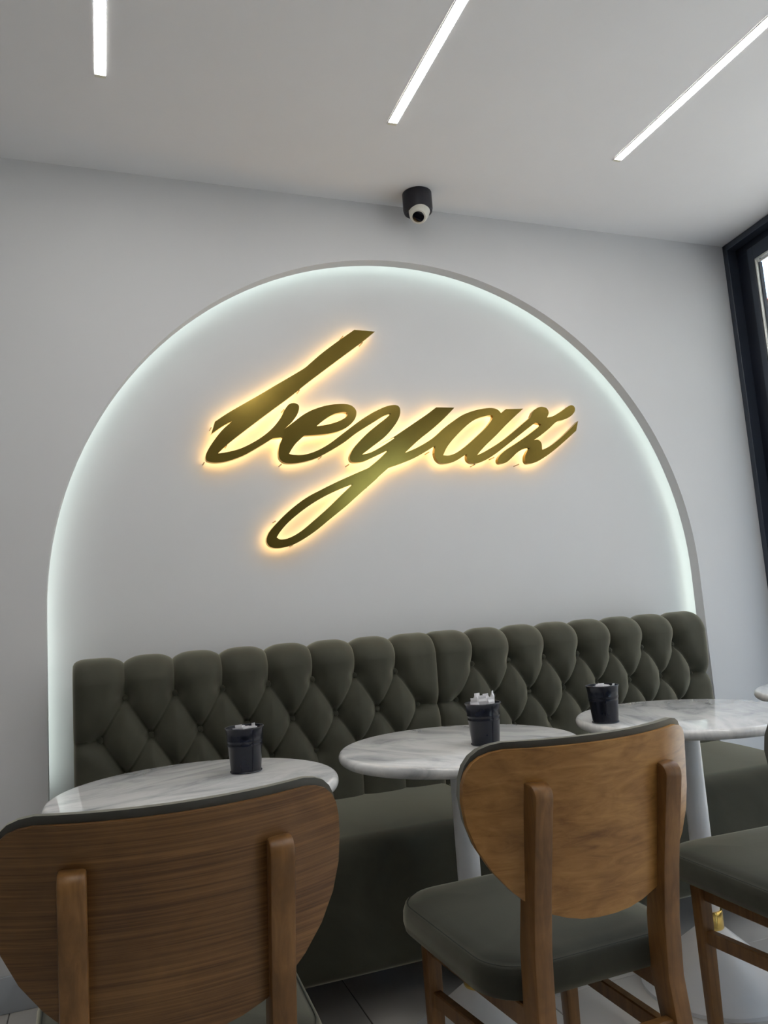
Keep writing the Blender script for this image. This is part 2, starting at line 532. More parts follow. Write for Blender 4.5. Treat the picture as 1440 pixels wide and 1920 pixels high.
# ------------------------------------------------------------------ banquette bench
LOBES, SECW = 8, 1.2225
LW = SECW / LOBES
BX0 = -0.090
Z1, Z2, Z3 = 0.893, 0.770, 0.656       # button rows
ZTOP, ZSEAT = 1.012, 0.42
YB = 2.640                              # depth of the grooves
AMP = 0.052
def bench_section(x0, label):
    root = empty('banquette_bench', (x0 + SECW / 2, 2.44, 0)); tag(root, label, 'bench', 'tufted banquette bench sections')
    ox, oy = x0 + SECW / 2, 2.44
    segs, btn = [], []
    for k in range(1, LOBES):
        x = k * LW
        btn += [(x, Z1), (x, Z3)]
        segs += [((x, Z1), (x, 2.0), 1.0), ((x, Z3), (x, 0.0), 0.55)]
        for s in (-0.5, 0.5):
            segs += [((x, Z1), (x + s * LW, Z2), 0.8), ((x, Z3), (x + s * LW, Z2), 0.8)]
    for k in range(LOBES):
        btn.append(((k + 0.5) * LW, Z2))
    segs += [((0.5 * LW, Z2), (0, Z2 - 0.004), 0.7), ((SECW - 0.5 * LW, Z2), (SECW, Z2 - 0.004), 0.7)]
    def sd(px, pz, a, b):
        ax, az = a; bx, bz = b
        dx, dz = bx - ax, bz - az
        t = max(0, min(1, ((px - ax) * dx + (pz - az) * dz) / (dx * dx + dz * dz)))
        return math.hypot(px - ax - dx * t, pz - az - dz * t)
    def height(px, pz):
        sharp, broad = 0.0, 0.0
        for a, b, dep in segs:
            if abs(px - (a[0] + b[0]) / 2) > 0.16: continue
            d = sd(px, pz, a, b)
            sharp = max(sharp, dep * math.exp(-d / 0.0075))
            broad += (dep * math.exp(-(d / 0.030) ** 2)) ** 3
        broad = min(1.0, broad ** (1 / 3))
        h = 1 - 0.36 * sharp - 0.40 * broad
        e = min(px, SECW - px)
        u = min(1, e / 0.04)
        h -= 0.62 * (1 - math.sqrt(1 - (1 - u) ** 2))
        p = 0.0
        for bx, bz in btn:
            d = math.hypot(px - bx, pz - bz)
            if d < 0.09: p = max(p, math.exp(-(d / 0.024) ** 2) * 0.30 + math.exp(-(d / 0.045) ** 2) * 0.16)
        return max(-0.15, h - p)
    # profile: (y, z, ny, nz, lookup z)
    prof = []
    nz = 104
    RT = 0.045
    for i in range(nz + 1):
        z = ZSEAT + (ZTOP - RT - 0.02 - ZSEAT) * i / nz
        prof.append((YB, z, -1.0, 0.0, z))
    for i in range(1, 11):
        a = PI / 2 * i / 10
        prof.append((YB + RT * (1 - math.cos(a)), ZTOP - 0.02 - RT + RT * math.sin(a), -math.cos(a), math.sin(a), ZTOP))
    prof.append((YB + 0.07, ZTOP - 0.021, 0, 1, ZTOP)); prof.append((D - 0.004, ZTOP - 0.03, 0, 0.6, ZTOP))
    # columns: denser at the grooves
    nxs = 8 * 34
    xs = [SECW * i / nxs for i in range(nxs + 1)]
    v, f = [], []
    W = len(xs)
    for (y, z, ny, nzz, zl) in prof:
        topf = abs(nzz)
        for x in xs:
            h = height(x, zl)
            amp = AMP * (1 - 0.42 * topf)
            v.append((x0 + x - ox, y + ny * h * amp - oy, z + nzz * h * amp))
    Hn = len(prof)
    for j in range(Hn - 1):
        for i in range(W - 1):
            f.append((j * W + i, j * W + i + 1, (j + 1) * W + i + 1, (j + 1) * W + i))
    # sides, back and bottom
    def side(col):
        idx = [j * W + col for j in range(Hn)]
        b = len(v)
        v.append((x0 + xs[col] - ox, D - 0.004 - oy, ZSEAT))
        return idx + [b]
    a = side(0); c = side(W - 1)
    f.append(tuple(a)); f.append(tuple(reversed(c)))
    f.append((a[-1], a[-2]) + tuple((Hn - 1) * W + i for i in range(1, W - 1)) + (c[-2], c[-1]))
    f.append((a[-1], c[-1]) + tuple(reversed(range(0, W))))
    back = from_py('backrest', v, f, 'suede', root, smooth=70)
    for bx, bz in btn:
        h = height(bx, bz)
        b = lathe('button', [(0, 0.0065), (0.005, 0.0058), (0.0085, 0.0035), (0.0102, 0.0), (0.0098, -0.010), (0, -0.010)], 'suede', root, n=14, smooth=60,
                  loc=(x0 + bx - ox, YB - AMP * h - 0.0075 - oy, bz), rot=(math.radians(90), 0, 0))
    # seat: upholstered box down to the underside, rounded over the front edge
    bm = bmesh.new()
    ya, yb = 2.150 - oy, 2.640 - oy
    z0, z1 = 0.130, 0.482
    R = 0.065
    pr = [(ya + 0.012, z0), (ya, z0 + 0.012)]
    for i in range(0, 5): pr.append((ya - 0.004 * math.sin(PI * (i + 1) / 6), z0 + 0.03 + i * (z1 - R - z0 - 0.03) / 5))
    for i in range(0, 11):
        a2 = PI / 2 * i / 10
        pr.append((ya + R - R * math.cos(a2), z1 - R + R * math.sin(a2)))
    for i in range(1, 9):
        t = i / 8
        pr.append((ya + R + (yb - ya - R) * t, z1 + 0.016 * math.sin(PI * 0.62 * t)))
    pr.append((yb, z0))
    # slightly rounded ends: inset profile at the two ends
    xsn = [(-SECW / 2 + 0.002, 0.020), (-SECW / 2 + 0.006, 0.010), (-SECW / 2 + 0.014, 0.004), (-SECW / 2 + 0.028, 0.0)]
    xs2 = xsn + [(-SECW / 2 + 0.2 + i * (SECW - 0.4) / 6, 0.0) for i in range(7)] + [(-a, b) for a, b in reversed(xsn)]
    cy, cz = (ya + yb) / 2, (z0 + z1) / 2
    ringsv = []
    for x, ins in xs2:
        ringsv.append([bm.verts.new((x, y + (ins if y < cy else 0), z - (ins if z > cz else 0))) for y, z in pr])
    for A, B_ in zip(ringsv, ringsv[1:]):
        for k in range(len(pr)):
            k2 = (k + 1) % len(pr)
            bm.faces.new((A[k], B_[k], B_[k2], A[k2]))
    bm.faces.new(ringsv[0]); bm.faces.new(list(reversed(ringsv[-1])))
    from_bm('seat', bm, 'suede', root, smooth=50)
    # plinth frame behind and short block feet
    box('back_frame', -SECW / 2 + 0.01, SECW / 2 - 0.01, 2.645 - oy, 2.728 - oy, 0.13, 0.45, 'dark_wood', root)
    for sx in (-1, 1):
        for yy in (2.23, 2.66):
            box('foot', sx * (SECW / 2 - 0.09) - 0.025, sx * (SECW / 2 - 0.09) + 0.025, yy - 0.025 - oy, yy + 0.025 - oy, 0.0, 0.134, 'black_plastic', root, 0.004, 1)
    return root
bench_section(BX0, 'dark green tufted banquette bench section at the end farther from the window')
bench_section(BX0 + SECW, 'dark green tufted banquette bench section at the end closer to the window')

# ------------------------------------------------------------------ marble tables
def make_table():
    t = empty('bistro_table')
    R, th, z1 = 0.318, 0.028, 0.750
    e = th / 2
    prof = [(0, z1)] + [(R - 0.012 + 0.012 * math.sin(a), z1 - e + e * math.cos(a)) for a in [PI * k / 12 for k in range(13)]] + [(0, z1 - th)]
    top = lathe('tabletop', prof, 'marble', t, n=128, smooth=50)
    lathe('mounting_plate', [(0, 0.722), (0.11, 0.722), (0.11, 0.716), (0.045, 0.712), (0.045, 0.70), (0, 0.70)], 'black_plastic', t, n=32)
    lathe('pole', [(0, 0.70), (0.030, 0.70), (0.030, 0.170), (0, 0.170)], 'white_metal', t, n=40)
    lathe('gold_collar', [(0.028, 0.204), (0.035, 0.204), (0.0365, 0.201), (0.0365, 0.157), (0.035, 0.154), (0.028, 0.154)], 'gold', t, n=40)
    lathe('base', [(0, 0.156), (0.034, 0.156), (0.040, 0.152), (0.200, 0.016), (0.205, 0.010), (0.205, 0.0), (0, 0.0)], 'white_metal', t, n=96, smooth=25)
    return t
tb = make_table()
TABLES = [((0.190, 1.838, 0), 0.4, 'round white marble bistro table standing farthest from the window'),
          ((0.875, 1.915, 0), 2.1, 'round white marble bistro table with overflowing packets in its bucket'),
          ((1.607, 1.902, 0), 1.2, 'round white marble bistro table whose bucket stands right at its rim'),
          ((2.345, 1.930, 0), 0.9, 'round white marble bistro table nearest the window, only its rim showing')]
tables = []
for i, (loc, rz, lab) in enumerate(TABLES):
    o = tb if i == 0 else copy_tree(tb)
    o.location = loc; o.rotation_euler = (0, 0, rz)
    tag(o, lab, 'table', 'round marble bistro tables')
    tables.append(o)

# ------------------------------------------------------------------ chairs
HW = [(0.537, 0.020), (0.540, 0.052), (0.547, 0.082), (0.560, 0.118), (0.580, 0.152), (0.605, 0.180), (0.640, 0.210), (0.680, 0.233), (0.720, 0.246),
      (0.760, 0.251), (0.790, 0.250), (0.812, 0.245), (0.828, 0.236), (0.839, 0.224), (0.846, 0.208), (0.850, 0.188)]
def shell_y(x, z):
    return -0.318 + 0.078 * (x / 0.235) ** 2 * (0.55 + 0.45 * min(1, max(0, (z - 0.53) / 0.25))) + (0.85 - z) * 0.20
def shell(name, off0, off1, mt, parent, scale=1.0, dz=0.0, bulge=0.0, cols=28):
    v, f = [], []
    rows = HW
    nr = len(rows)
    for face in (0, 1):
        for j, (z, hw) in enumerate(rows):
            tt = (z - 0.537) / (0.85 - 0.537)
            for i in range(cols + 1):
                u = -1 + 2 * i / cols
                x = u * hw * scale
                zz = z + dz * tt
                b = 0.0
                if face and bulge:
                    b = bulge * (1 - u ** 6) * (1 - (2 * tt - 1) ** 8)
                v.append((x, shell_y(x, zz) + (off1 + b if face else off0), zz))
    W = cols + 1; B = nr * W
    for j in range(nr - 1):
        for i in range(cols):
            a = j * W + i
            f.append((a, a + 1, a + W + 1, a + W))
            f.append((B + a, B + a + W, B + a + W + 1, B + a + 1))
    loop = [i for i in range(W)] + [j * W + cols for j in range(1, nr)] + [(nr - 1) * W + i for i in range(cols - 1, -1, -1)] + [j * W for j in range(nr - 2, 0, -1)]
    for k in range(len(loop)):
        a, b = loop[k], loop[(k + 1) % len(loop)]
        f.append((a, b, B + b, B + a))
    return from_py(name, v, f, mt, parent, smooth=40)

def rrect(hf, hr, y0, y1, rf, rr, n=8, ins=0.0):
    """rounded trapezoid outline: front half-width hf at y1, rear hr at y0"""
    pts = []
    hf -= ins; hr -= ins; y0 += ins; y1 -= ins; rf = max(0.004, rf - ins); rr = max(0.004, rr - ins)
    for cx, cy, r, a0 in ((hr - rr, y0 + rr, rr, -PI / 2), (hf - rf, y1 - rf, rf, 0), (-hf + rf, y1 - rf, rf, PI / 2), (-hr + rr, y0 + rr, rr, PI)):
        for k in range(n + 1):
            a = a0 + PI / 2 * k / n
            pts.append((cx + r * math.cos(a), cy + r * math.sin(a)))
    return pts

def make_chair():
    c = empty('dining_chair')
    # seat cushion
    v, f = [], []
    rings = [(0.014, 0.398), (0.003, 0.404), (0.0, 0.418), (0.001, 0.440), (0.006, 0.453), (0.0105, 0.4565), (0.013, 0.4555), (0.020, 0.461), (0.045, 0.467), (0.09, 0.471), (0.15, 0.473)]
    n = 0
    for ins, z in rings:
        o = rrect(0.229, 0.222, -0.205, 0.278, 0.105, 0.100, 8, ins)
        n = len(o)
        v += [(x + 0.010, y, z) for x, y in o]
    for j in range(len(rings) - 1):
        for k in range(n):
            k2 = (k + 1) % n
            f.append((j * n + k, j * n + k2, (j + 1) * n + k2, (j + 1) * n + k))
    f.append(tuple(reversed(range(n)))); f.append(tuple(range((len(rings) - 1) * n, len(rings) * n)))
    seat = from_py('seat', v, f, 'seat_suede', c, smooth=65)
    o = rrect(0.229, 0.222, -0.205, 0.278, 0.105, 0.100, 8, 0.0115)
    tube('stitching', [(x + 0.010, y, 0.4562) for x, y in o], 0.0013, 'thread', seat, n=6, closed=True)
    # backrest: plywood shell with an upholstered pad on its front
    sh = shell('backrest', 0.0, 0.011, 'shell_wood', c)
    shell('back_pad', 0.0112, 0.026, 'pad', c, 0.995, 0.012, 0.010)
    # rear legs running up as back posts
    cl = [(-0.300, 0.0, 0.034), (-0.268, 0.14, 0.040), (-0.240, 0.28, 0.046), (-0.226, 0.40, 0.052), (-0.232, 0.50, 0.052), (-0.2495, 0.60, 0.048), (-0.2715, 0.70, 0.044), (-0.2860, 0.765, 0.042)]
    for s in (-1, 1):
        px = 0.140 * s
        bm = bmesh.new()
        rr = []
        # back posts lean on the shell: front face follows it
        for y, z, d in cl:
            x = px + s * (0.012 * max(0, (0.40 - z)) / 0.40)
            w = 0.0185
            rr.append([bm.verts.new(q) for q in ((x - w, y - d / 2, z), (x + w, y - d / 2, z), (x + w, y + d / 2, z), (x - w, y + d / 2, z))])
        # rounded top
        y, z, d = -0.2860, 0.765, 0.042
        for k in range(1, 6):
            a = PI / 2 * k / 5
            zz = z + 0.026 * math.sin(a)
            yb = y - d / 2 + 0.026 * (1 - math.cos(a)) - (zz - z) * 0.20
            yf = y + d / 2 - (zz - z) * 0.20
            w = 0.0185
            rr.append([bm.verts.new(q) for q in ((px - w, yb, zz), (px + w, yb, zz), (px + w, yf, zz), (px - w, yf, zz))])
        for A, B_ in zip(rr, rr[1:]):
            for k in range(4):
                bm.faces.new((A[k], A[(k + 1) % 4], B_[(k + 1) % 4], B_[k]))
        bm.faces.new(rr[0]); bm.faces.new(rr[-1])
        bmesh.ops.recalc_face_normals(bm, faces=bm.faces)
        ed = [e for e in bm.edges if len(e.link_faces) == 2 and e.calc_face_angle(0) > 0.9]
        bmesh.ops.bevel(bm, geom=ed, offset=0.004, segments=2, profile=0.5, affect='EDGES')
        from_bm('rear_leg', bm, 'post_wood', c, smooth=35)
        # front leg
        bm = bmesh.new()
        rr = []
        for z, w in ((0.0, 0.013), (0.20, 0.0155), (0.40, 0.0170)):
            x, y = s * 0.170, 0.165
            rr.append([bm.verts.new(q) for q in ((x - w, y - w, z), (x + w, y - w, z), (x + w, y + w, z), (x - w, y + w, z))])
        for A, B_ in zip(rr, rr[1:]):
            for k in range(4):
                bm.faces.new((A[k], A[(k + 1) % 4], B_[(k + 1) % 4], B_[k]))
        bm.faces.new(rr[0]); bm.faces.new(rr[-1])
        bmesh.ops.recalc_face_normals(bm, faces=bm.faces)
        ed = [e for e in bm.edges if e.calc_face_angle(0) > 0.9]
        bmesh.ops.bevel(bm, geom=ed, offset=0.003, segments=2, profile=0.5, affect='EDGES')
        from_bm('front_leg', bm, 'post_wood', c, smooth=35)
        # side rail under the seat and side stretcher
        bar('seat_rail', (s * 0.166, 0.150, 0.378), (s * 0.146, -0.215, 0.378), 0.010, 0.021, 'post_wood', c)
        bar('stretcher', (s * 0.169, 0.155, 0.272), (s * 0.146, -0.235, 0.285), 0.010, 0.016, 'post_wood', c)
    bar('seat_rail', (-0.155, 0.168, 0.378), (0.155, 0.168, 0.378), 0.010, 0.021, 'post_wood', c)
    bar('stretcher', (-0.128, -0.238, 0.312), (0.128, -0.238, 0.312), 0.011, 0.017, 'post_wood', c)
    return c

def bar(name, a, b, hw, hh, mt, parent):
    a, b = Vector(a), Vector(b)
    t = (b - a).normalized()
    s = t.cross(Vector((0, 0, 1))).normalized(); u = s.cross(t)
    bm = bmesh.new()
    A = [bm.verts.new(a + s * (i * hw) + u * (j * hh)) for i, j in ((-1, -1), (1, -1), (1, 1), (-1, 1))]
    B_ = [bm.verts.new(b + s * (i * hw) + u * (j * hh)) for i, j in ((-1, -1), (1, -1), (1, 1), (-1, 1))]
    for k in range(4):
        bm.faces.new((A[k], A[(k + 1) % 4], B_[(k + 1) % 4], B_[k]))
    bm.faces.new(A); bm.faces.new(B_)
    bmesh.ops.recalc_face_normals(bm, faces=bm.faces)
    bmesh.ops.bevel(bm, geom=bm.edges[:], offset=0.0025, segments=1, affect='EDGES')
    return from_bm(name, bm, mt, parent, smooth=35)

ch = make_chair()
CHAIRS = [((0.095, 1.450, 0), 0.0, 'walnut-stained chair with a rounded plywood back, at the table farthest from the window'),
          ((0.834, 1.515, 0), 1.6, 'walnut-stained chair with a rounded plywood back and green seat, at the middle table'),
          ((1.525, 1.462, 0), -2.0, 'walnut-stained chair with a green seat, at the table whose bucket stands at its rim')]
for i, (loc, rz, lab) in enumerate(CHAIRS):
    o = ch if i == 0 else copy_tree(ch)
    o.location = loc; o.rotation_euler = (0, 0, math.radians(rz))
    tag(o, lab, 'chair', 'chairs with rounded plywood backs')
    if i == 1:
        for c in o.children:
            if c.name.startswith('backrest'):
                c.material_slots[0].link = 'OBJECT'; c.material_slots[0].material = M['shell_wood2']

# ------------------------------------------------------------------ buckets of sugar packets
def make_bucket():
    b = empty('metal_bucket')
    r0, r1, h = 0.0355, 0.0445, 0.103
    R = lambda z: r0 + (r1 - r0) * z / h
    out = [(0, 0.004), (r0 - 0.002, 0.004), (R(0.004), 0.003)]
    for z, dr in ((0.008, 0), (0.060, 0), (0.0615, 0.0009), (0.0635, 0.0009), (0.065, 0), (0.071, 0), (0.0725, 0.0009), (0.0745, 0.0009), (0.076, 0), (h - 0.012, 0), (h - 0.004, 0.0006), (h, 0.0018)):
        out.append((R(z) + dr, z))
    inn = [(R(h) + 0.0006, h), (R(h) - 0.0012, h - 0.006), (r0 - 0.001, 0.006), (0, 0.006)]
    body = lathe('body', out + inn, 'navy', b, n=48, smooth=40)
    ring = [(R(h) + 0.0012 + 0.0016 * math.cos(a), h + 0.0016 * math.sin(a)) for a in [2 * PI * k / 8 for k in range(9)]]
    lathe('rim', ring, 'navy_edge', b, n=48, smooth=60)
    ring = [(r0 + 0.0008 + 0.0018 * math.cos(a), 0.0018 + 0.0018 * math.sin(a)) for a in [2 * PI * k / 8 for k in range(9)]]
    lathe('base_rim', ring, 'navy_edge', b, n=48, smooth=60)
    sx = 0.0
    box('seam', -0.0015, 0.0015, -0.0006, 0.0006, 0.004, h - 0.004, 'navy', b, loc=(0.0, -r0 - 0.0004, 0), rot=(math.atan((r1 - r0) / h), 0, 0))
    return b
bk = make_bucket()
def packet_mesh():
    # flat paper tube with crimped ends
    L, w, t = 0.075, 0.0095, 0.0035
    v, f = [], []
    for z, tt in ((0, 0.0004), (0.006, 0.0005), (0.012, t), (L / 2, t * 1.1), (L - 0.012, t), (L - 0.006, 0.0005), (L, 0.0004)):
        v += [(-w, -tt, z), (0, -tt * 1.15, z), (w, -tt, z), (w, tt, z), (0, tt * 1.15, z), (-w, tt, z)]
    for j in range(6):
        for k in range(6):
            f.append((j * 6 + k, j * 6 + (k + 1) % 6, (j + 1) * 6 + (k + 1) % 6, (j + 1) * 6 + k))
    f.append((5, 4, 3, 2, 1, 0)); f.append(tuple(range(36, 42)))
    me = bpy.data.meshes.new('sugar_packet'); me.from_pydata(v, [], f); me.materials.append(M['paper'])
    return me
pk = packet_mesh()
BUCKETS = [((0.316, 1.920), 'navy blue metal bucket on the table farthest from the window', 'low in the bucket farthest from the window', 0.012, 0.3),
           ((0.920, 1.847), 'navy blue metal bucket with packets sticking out, on the middle table', 'sticking out of the middle bucket', 0.030, 0.1),
           ((1.340, 1.920), 'navy blue metal bucket close to the rim of its table', 'in the bucket standing close to its table rim', 0.010, -0.5)]
for i, ((x, y), lab, plab, rise, rz) in enumerate(BUCKETS):
    o = bk if i == 0 else copy_tree(bk)
    o.location = (x, y, 0.7502); o.rotation_euler = (0, 0, rz)
    tag(o, lab, 'bucket', 'navy buckets of packets')
    rnd = random.Random(31 + i)
    for k in range(16):
        if k == 0: rad, an = 0.0, 0.0
        elif k < 6: rad, an = 0.014, 2 * PI * k / 5 + rnd.uniform(-0.2, 0.2)
        else: rad, an = 0.0275, 2 * PI * k / 10 + rnd.uniform(-0.12, 0.12)
        p = bpy.data.objects.new('sugar_packet', pk); COL.objects.link(p)
        zt = (0.031 if i == 1 else 0.026) + rnd.uniform(0.0, 1.0) * rise * 0.75
        p.location = (x + rad * math.cos(an) * 0.86, y + rad * math.sin(an) * 0.86, 0.7502 + zt)
        tilt = 0.10 * rad / 0.0275
        p.rotation_euler = (-tilt * math.sin(an) * 1.0 + rnd.uniform(-.05, .05), tilt * math.cos(an) + rnd.uniform(-.05, .05), an + PI / 2 + rnd.uniform(-0.25, 0.25))
        if i == 1 and k == 9:
            p.location.z = 0.7502 + 0.058
            tag(p, 'tall white sugar packet rising above all others in the middle bucket', 'packet', 'packets ' + plab)
            continue
        tag(p, 'white paper sugar packet ' + plab, 'packet', 'packets ' + plab)

# ------------------------------------------------------------------ security camera
sc = empty('security_camera', (1.211, 2.634, CEIL)); tag(sc, 'white turret security camera on a black round mount under the ceiling', 'security camera')
lathe('mount', [(0, -0.0005), (0.0585, -0.0005), (0.0585, -0.066), (0.055, -0.078), (0.048, -0.082), (0.040, -0.070), (0, -0.070)], 'black_plastic', sc, n=64, smooth=40)
lathe('cable_hole', [(0, 0.0006), (0.007, 0.0006), (0.008, -0.001), (0, -0.001)], 'lens', sc, n=20, loc=(-0.0575 * 0.93, -0.0575 * 0.37, -0.026), rot=(math.radians(90), 0, math.radians(-68)))
# turret: rounded cup pointing down and towards the room
tur = lathe('turret', [(0, 0.03), (0.030, 0.028), (0.041, 0.015), (0.0425, 0.0), (0.041, -0.018), (0.0365, -0.040), (0.033, -0.049), (0.029, -0.053), (0.0, -0.053)], 'cream_plastic', sc, n=56, smooth=40,
            loc=(0.002, -0.010, -0.072), rot=(math.radians(-34), 0, math.radians(-38)))
lathe('lens', [(0, -0.0562), (0.016, -0.0556), (0.0225, -0.0545), (0.0232, -0.053), (0, -0.053)], 'lens', tur, n=48, smooth=40)

# ------------------------------------------------------------------ gold sign
LETTERS = {
 'b': [
  [(1.053, 2.224, 1), (0.966, 2.226, 1), (0.890, 2.171, 0), (0.824, 2.120, 0), (0.777, 2.079, 0), (0.751, 2.057, 0), (0.694, 2.021, 0), (0.632, 1.983, 0), (0.571, 1.945, 0), (0.511, 1.909, 0), (0.452, 1.873, 0), (0.403, 1.839, 1), (0.395, 1.814, 0), (0.388, 1.792, 1), (0.427, 1.820, 0), (0.471, 1.846, 1), (0.432, 1.812, 0), (0.400, 1.773, 0), (0.376, 1.737, 0), (0.365, 1.712, 0), (0.366, 1.695, 0), (0.380, 1.688, 0), (0.405, 1.686, 0), (0.444, 1.692, 0), (0.502, 1.713, 0), (0.561, 1.746, 0), (0.613, 1.778, 1), (0.654, 1.784, 1), (0.659, 1.814, 1), (0.675, 1.828, 0), (0.694, 1.846, 0), (0.714, 1.874, 0), (0.722, 1.898, 0), (0.719, 1.912, 0), (0.701, 1.918, 0), (0.682, 1.911, 0), (0.666, 1.890, 0), (0.649, 1.859, 0), (0.618, 1.821, 0), (0.581, 1.789, 0), (0.539, 1.762, 0), (0.492, 1.739, 0), (0.446, 1.726, 0), (0.409, 1.720, 1), (0.447, 1.756, 0), (0.506, 1.803, 0), (0.566, 1.849, 0), (0.627, 1.895, 0), (0.690, 1.942, 0), (0.754, 1.994, 0), (0.819, 2.044, 0), (0.885, 2.094, 0), (0.953, 2.145, 0), (1.004, 2.184, 0)],
 ],
 'e': [
  [(0.659, 1.814, 1), (0.697, 1.843, 0), (0.741, 1.875, 0), (0.785, 1.897, 0), (0.842, 1.914, 0), (0.899, 1.920, 0), (0.931, 1.915, 0), (0.949, 1.899, 0), (0.951, 1.880, 0), (0.940, 1.855, 0), (0.912, 1.829, 0), (0.873, 1.810, 0), (0.816, 1.798, 0), (0.736, 1.791, 1), (0.704, 1.762, 0), (0.685, 1.738, 0), (0.674, 1.720, 1), (0.693, 1.716, 0), (0.732, 1.717, 0), (0.781, 1.732, 0), (0.833, 1.760, 0), (0.898, 1.807, 0), (0.965, 1.855, 0), (1.019, 1.888, 1), (1.030, 1.855, 1), (0.949, 1.806, 0), (0.896, 1.768, 0), (0.831, 1.730, 0), (0.774, 1.702, 0), (0.718, 1.687, 0), (0.676, 1.683, 0), (0.652, 1.687, 0), (0.636, 1.702, 0), (0.634, 1.728, 0), (0.641, 1.758, 0), (0.654, 1.784, 1)],
  [(0.787, 1.829, 1), (0.820, 1.855, 0), (0.859, 1.878, 0), (0.897, 1.887, 0), (0.915, 1.885, 1), (0.909, 1.869, 0), (0.876, 1.850, 0), (0.831, 1.836, 0)],
 ],
 'y': [
  [(1.019, 1.888, 1), (1.073, 1.913, 0), (1.114, 1.922, 0), (1.133, 1.915, 0), (1.137, 1.897, 0), (1.130, 1.871, 0), (1.107, 1.836, 0), (1.064, 1.791, 0), (1.009, 1.751, 0), (0.964, 1.719, 1), (1.001, 1.728, 0), (1.055, 1.756, 0), (1.111, 1.792, 0), (1.036, 1.759, 0), (1.093, 1.787, 0), (1.144, 1.818, 0), (1.204, 1.856, 0), (1.256, 1.889, 0), (1.296, 1.917, 1), (1.378, 1.918, 1), (1.327, 1.871, 0), (1.273, 1.827, 0), (1.212, 1.783, 0), (1.174, 1.752, 0), (1.145, 1.727, 1), (1.164, 1.698, 1), (1.120, 1.682, 0), (1.070, 1.666, 1), (1.027, 1.632, 0), (1.013, 1.619, 0), (0.952, 1.571, 0), (0.885, 1.517, 0), (0.821, 1.470, 0), (0.751, 1.419, 0), (0.683, 1.381, 0), (0.635, 1.367, 0), (0.600, 1.366, 0), (0.579, 1.376, 0), (0.572, 1.396, 0), (0.583, 1.425, 0), (0.617, 1.462, 0), (0.666, 1.506, 0), (0.728, 1.550, 0), (0.791, 1.582, 0), (0.854, 1.611, 0), (0.918, 1.638, 0), (0.987, 1.666, 1), (1.032, 1.700, 0), (1.075, 1.738, 1), (1.006, 1.707, 0), (0.967, 1.691, 0), (0.934, 1.687, 0), (0.916, 1.693, 0), (0.913, 1.712, 0), (0.928, 1.740, 0), (0.953, 1.768, 0), (0.994, 1.806, 0), (1.035, 1.838, 0), (1.077, 1.869, 0), (1.098, 1.888, 1), (1.064, 1.875, 0), (1.030, 1.855, 1)],
  [(0.919, 1.603, 1), (0.852, 1.578, 0), (0.789, 1.549, 0), (0.726, 1.512, 0), (0.664, 1.466, 0), (0.627, 1.429, 0), (0.610, 1.405, 1), (0.625, 1.397, 0), (0.657, 1.402, 0), (0.703, 1.425, 0), (0.760, 1.468, 0), (0.817, 1.514, 0), (0.876, 1.566, 0)],
 ],
 'a': [
  [(1.145, 1.727, 1), (1.195, 1.747, 0), (1.247, 1.774, 0), (1.285, 1.799, 0), (1.324, 1.831, 0), (1.371, 1.863, 0), (1.417, 1.890, 0), (1.480, 1.911, 0), (1.541, 1.921, 0), (1.575, 1.916, 0), (1.593, 1.900, 1), (1.618, 1.918, 1), (1.701, 1.922, 1), (1.662, 1.891, 0), (1.611, 1.849, 0), (1.560, 1.804, 0), (1.511, 1.764, 0), (1.478, 1.734, 0), (1.464, 1.719, 1), (1.508, 1.738, 0), (1.581, 1.778, 0), (1.647, 1.823, 0), (1.707, 1.867, 0), (1.733, 1.885, 1), (1.754, 1.862, 1), (1.703, 1.828, 0), (1.619, 1.771, 0), (1.553, 1.727, 0), (1.504, 1.700, 0), (1.462, 1.685, 0), (1.432, 1.686, 0), (1.416, 1.700, 0), (1.417, 1.724, 1), (1.363, 1.694, 0), (1.325, 1.684, 0), (1.297, 1.685, 0), (1.278, 1.701, 0), (1.272, 1.728, 0), (1.279, 1.757, 1), (1.206, 1.717, 0), (1.164, 1.698, 1)],
  [(1.310, 1.718, 1), (1.332, 1.754, 0), (1.372, 1.796, 0), (1.428, 1.844, 0), (1.476, 1.873, 0), (1.530, 1.888, 0), (1.554, 1.888, 1), (1.546, 1.870, 0), (1.516, 1.837, 0), (1.469, 1.798, 0), (1.420, 1.760, 0), (1.373, 1.730, 0), (1.336, 1.717, 0)],
 ],
 'z': [
  [(1.733, 1.885, 1), (1.746, 1.909, 0), (1.768, 1.926, 0), (1.794, 1.933, 0), (1.818, 1.926, 0), (1.825, 1.907, 0), (1.815, 1.886, 1), (1.848, 1.894, 0), (1.892, 1.917, 0), (1.926, 1.938, 0), (1.947, 1.944, 0), (1.960, 1.934, 0), (1.956, 1.914, 0), (1.929, 1.891, 0), (1.894, 1.877, 0), (1.860, 1.868, 0), (1.815, 1.834, 0), (1.772, 1.805, 0), (1.740, 1.786, 1), (1.760, 1.787, 0), (1.774, 1.773, 0), (1.775, 1.744, 1), (1.815, 1.760, 0), (1.877, 1.800, 0), (1.931, 1.842, 0), (1.970, 1.874, 1), (1.955, 1.830, 1), (1.900, 1.789, 0), (1.838, 1.745, 0), (1.786, 1.713, 0), (1.739, 1.690, 0), (1.703, 1.683, 0), (1.688, 1.692, 0), (1.689, 1.716, 0), (1.703, 1.739, 0), (1.717, 1.752, 1), (1.686, 1.747, 0), (1.653, 1.731, 0), (1.624, 1.708, 0), (1.595, 1.688, 0), (1.567, 1.683, 0), (1.557, 1.695, 0), (1.567, 1.716, 0), (1.600, 1.742, 0), (1.650, 1.770, 0), (1.717, 1.810, 0), (1.784, 1.855, 1), (1.754, 1.862, 1)],
 ],
}
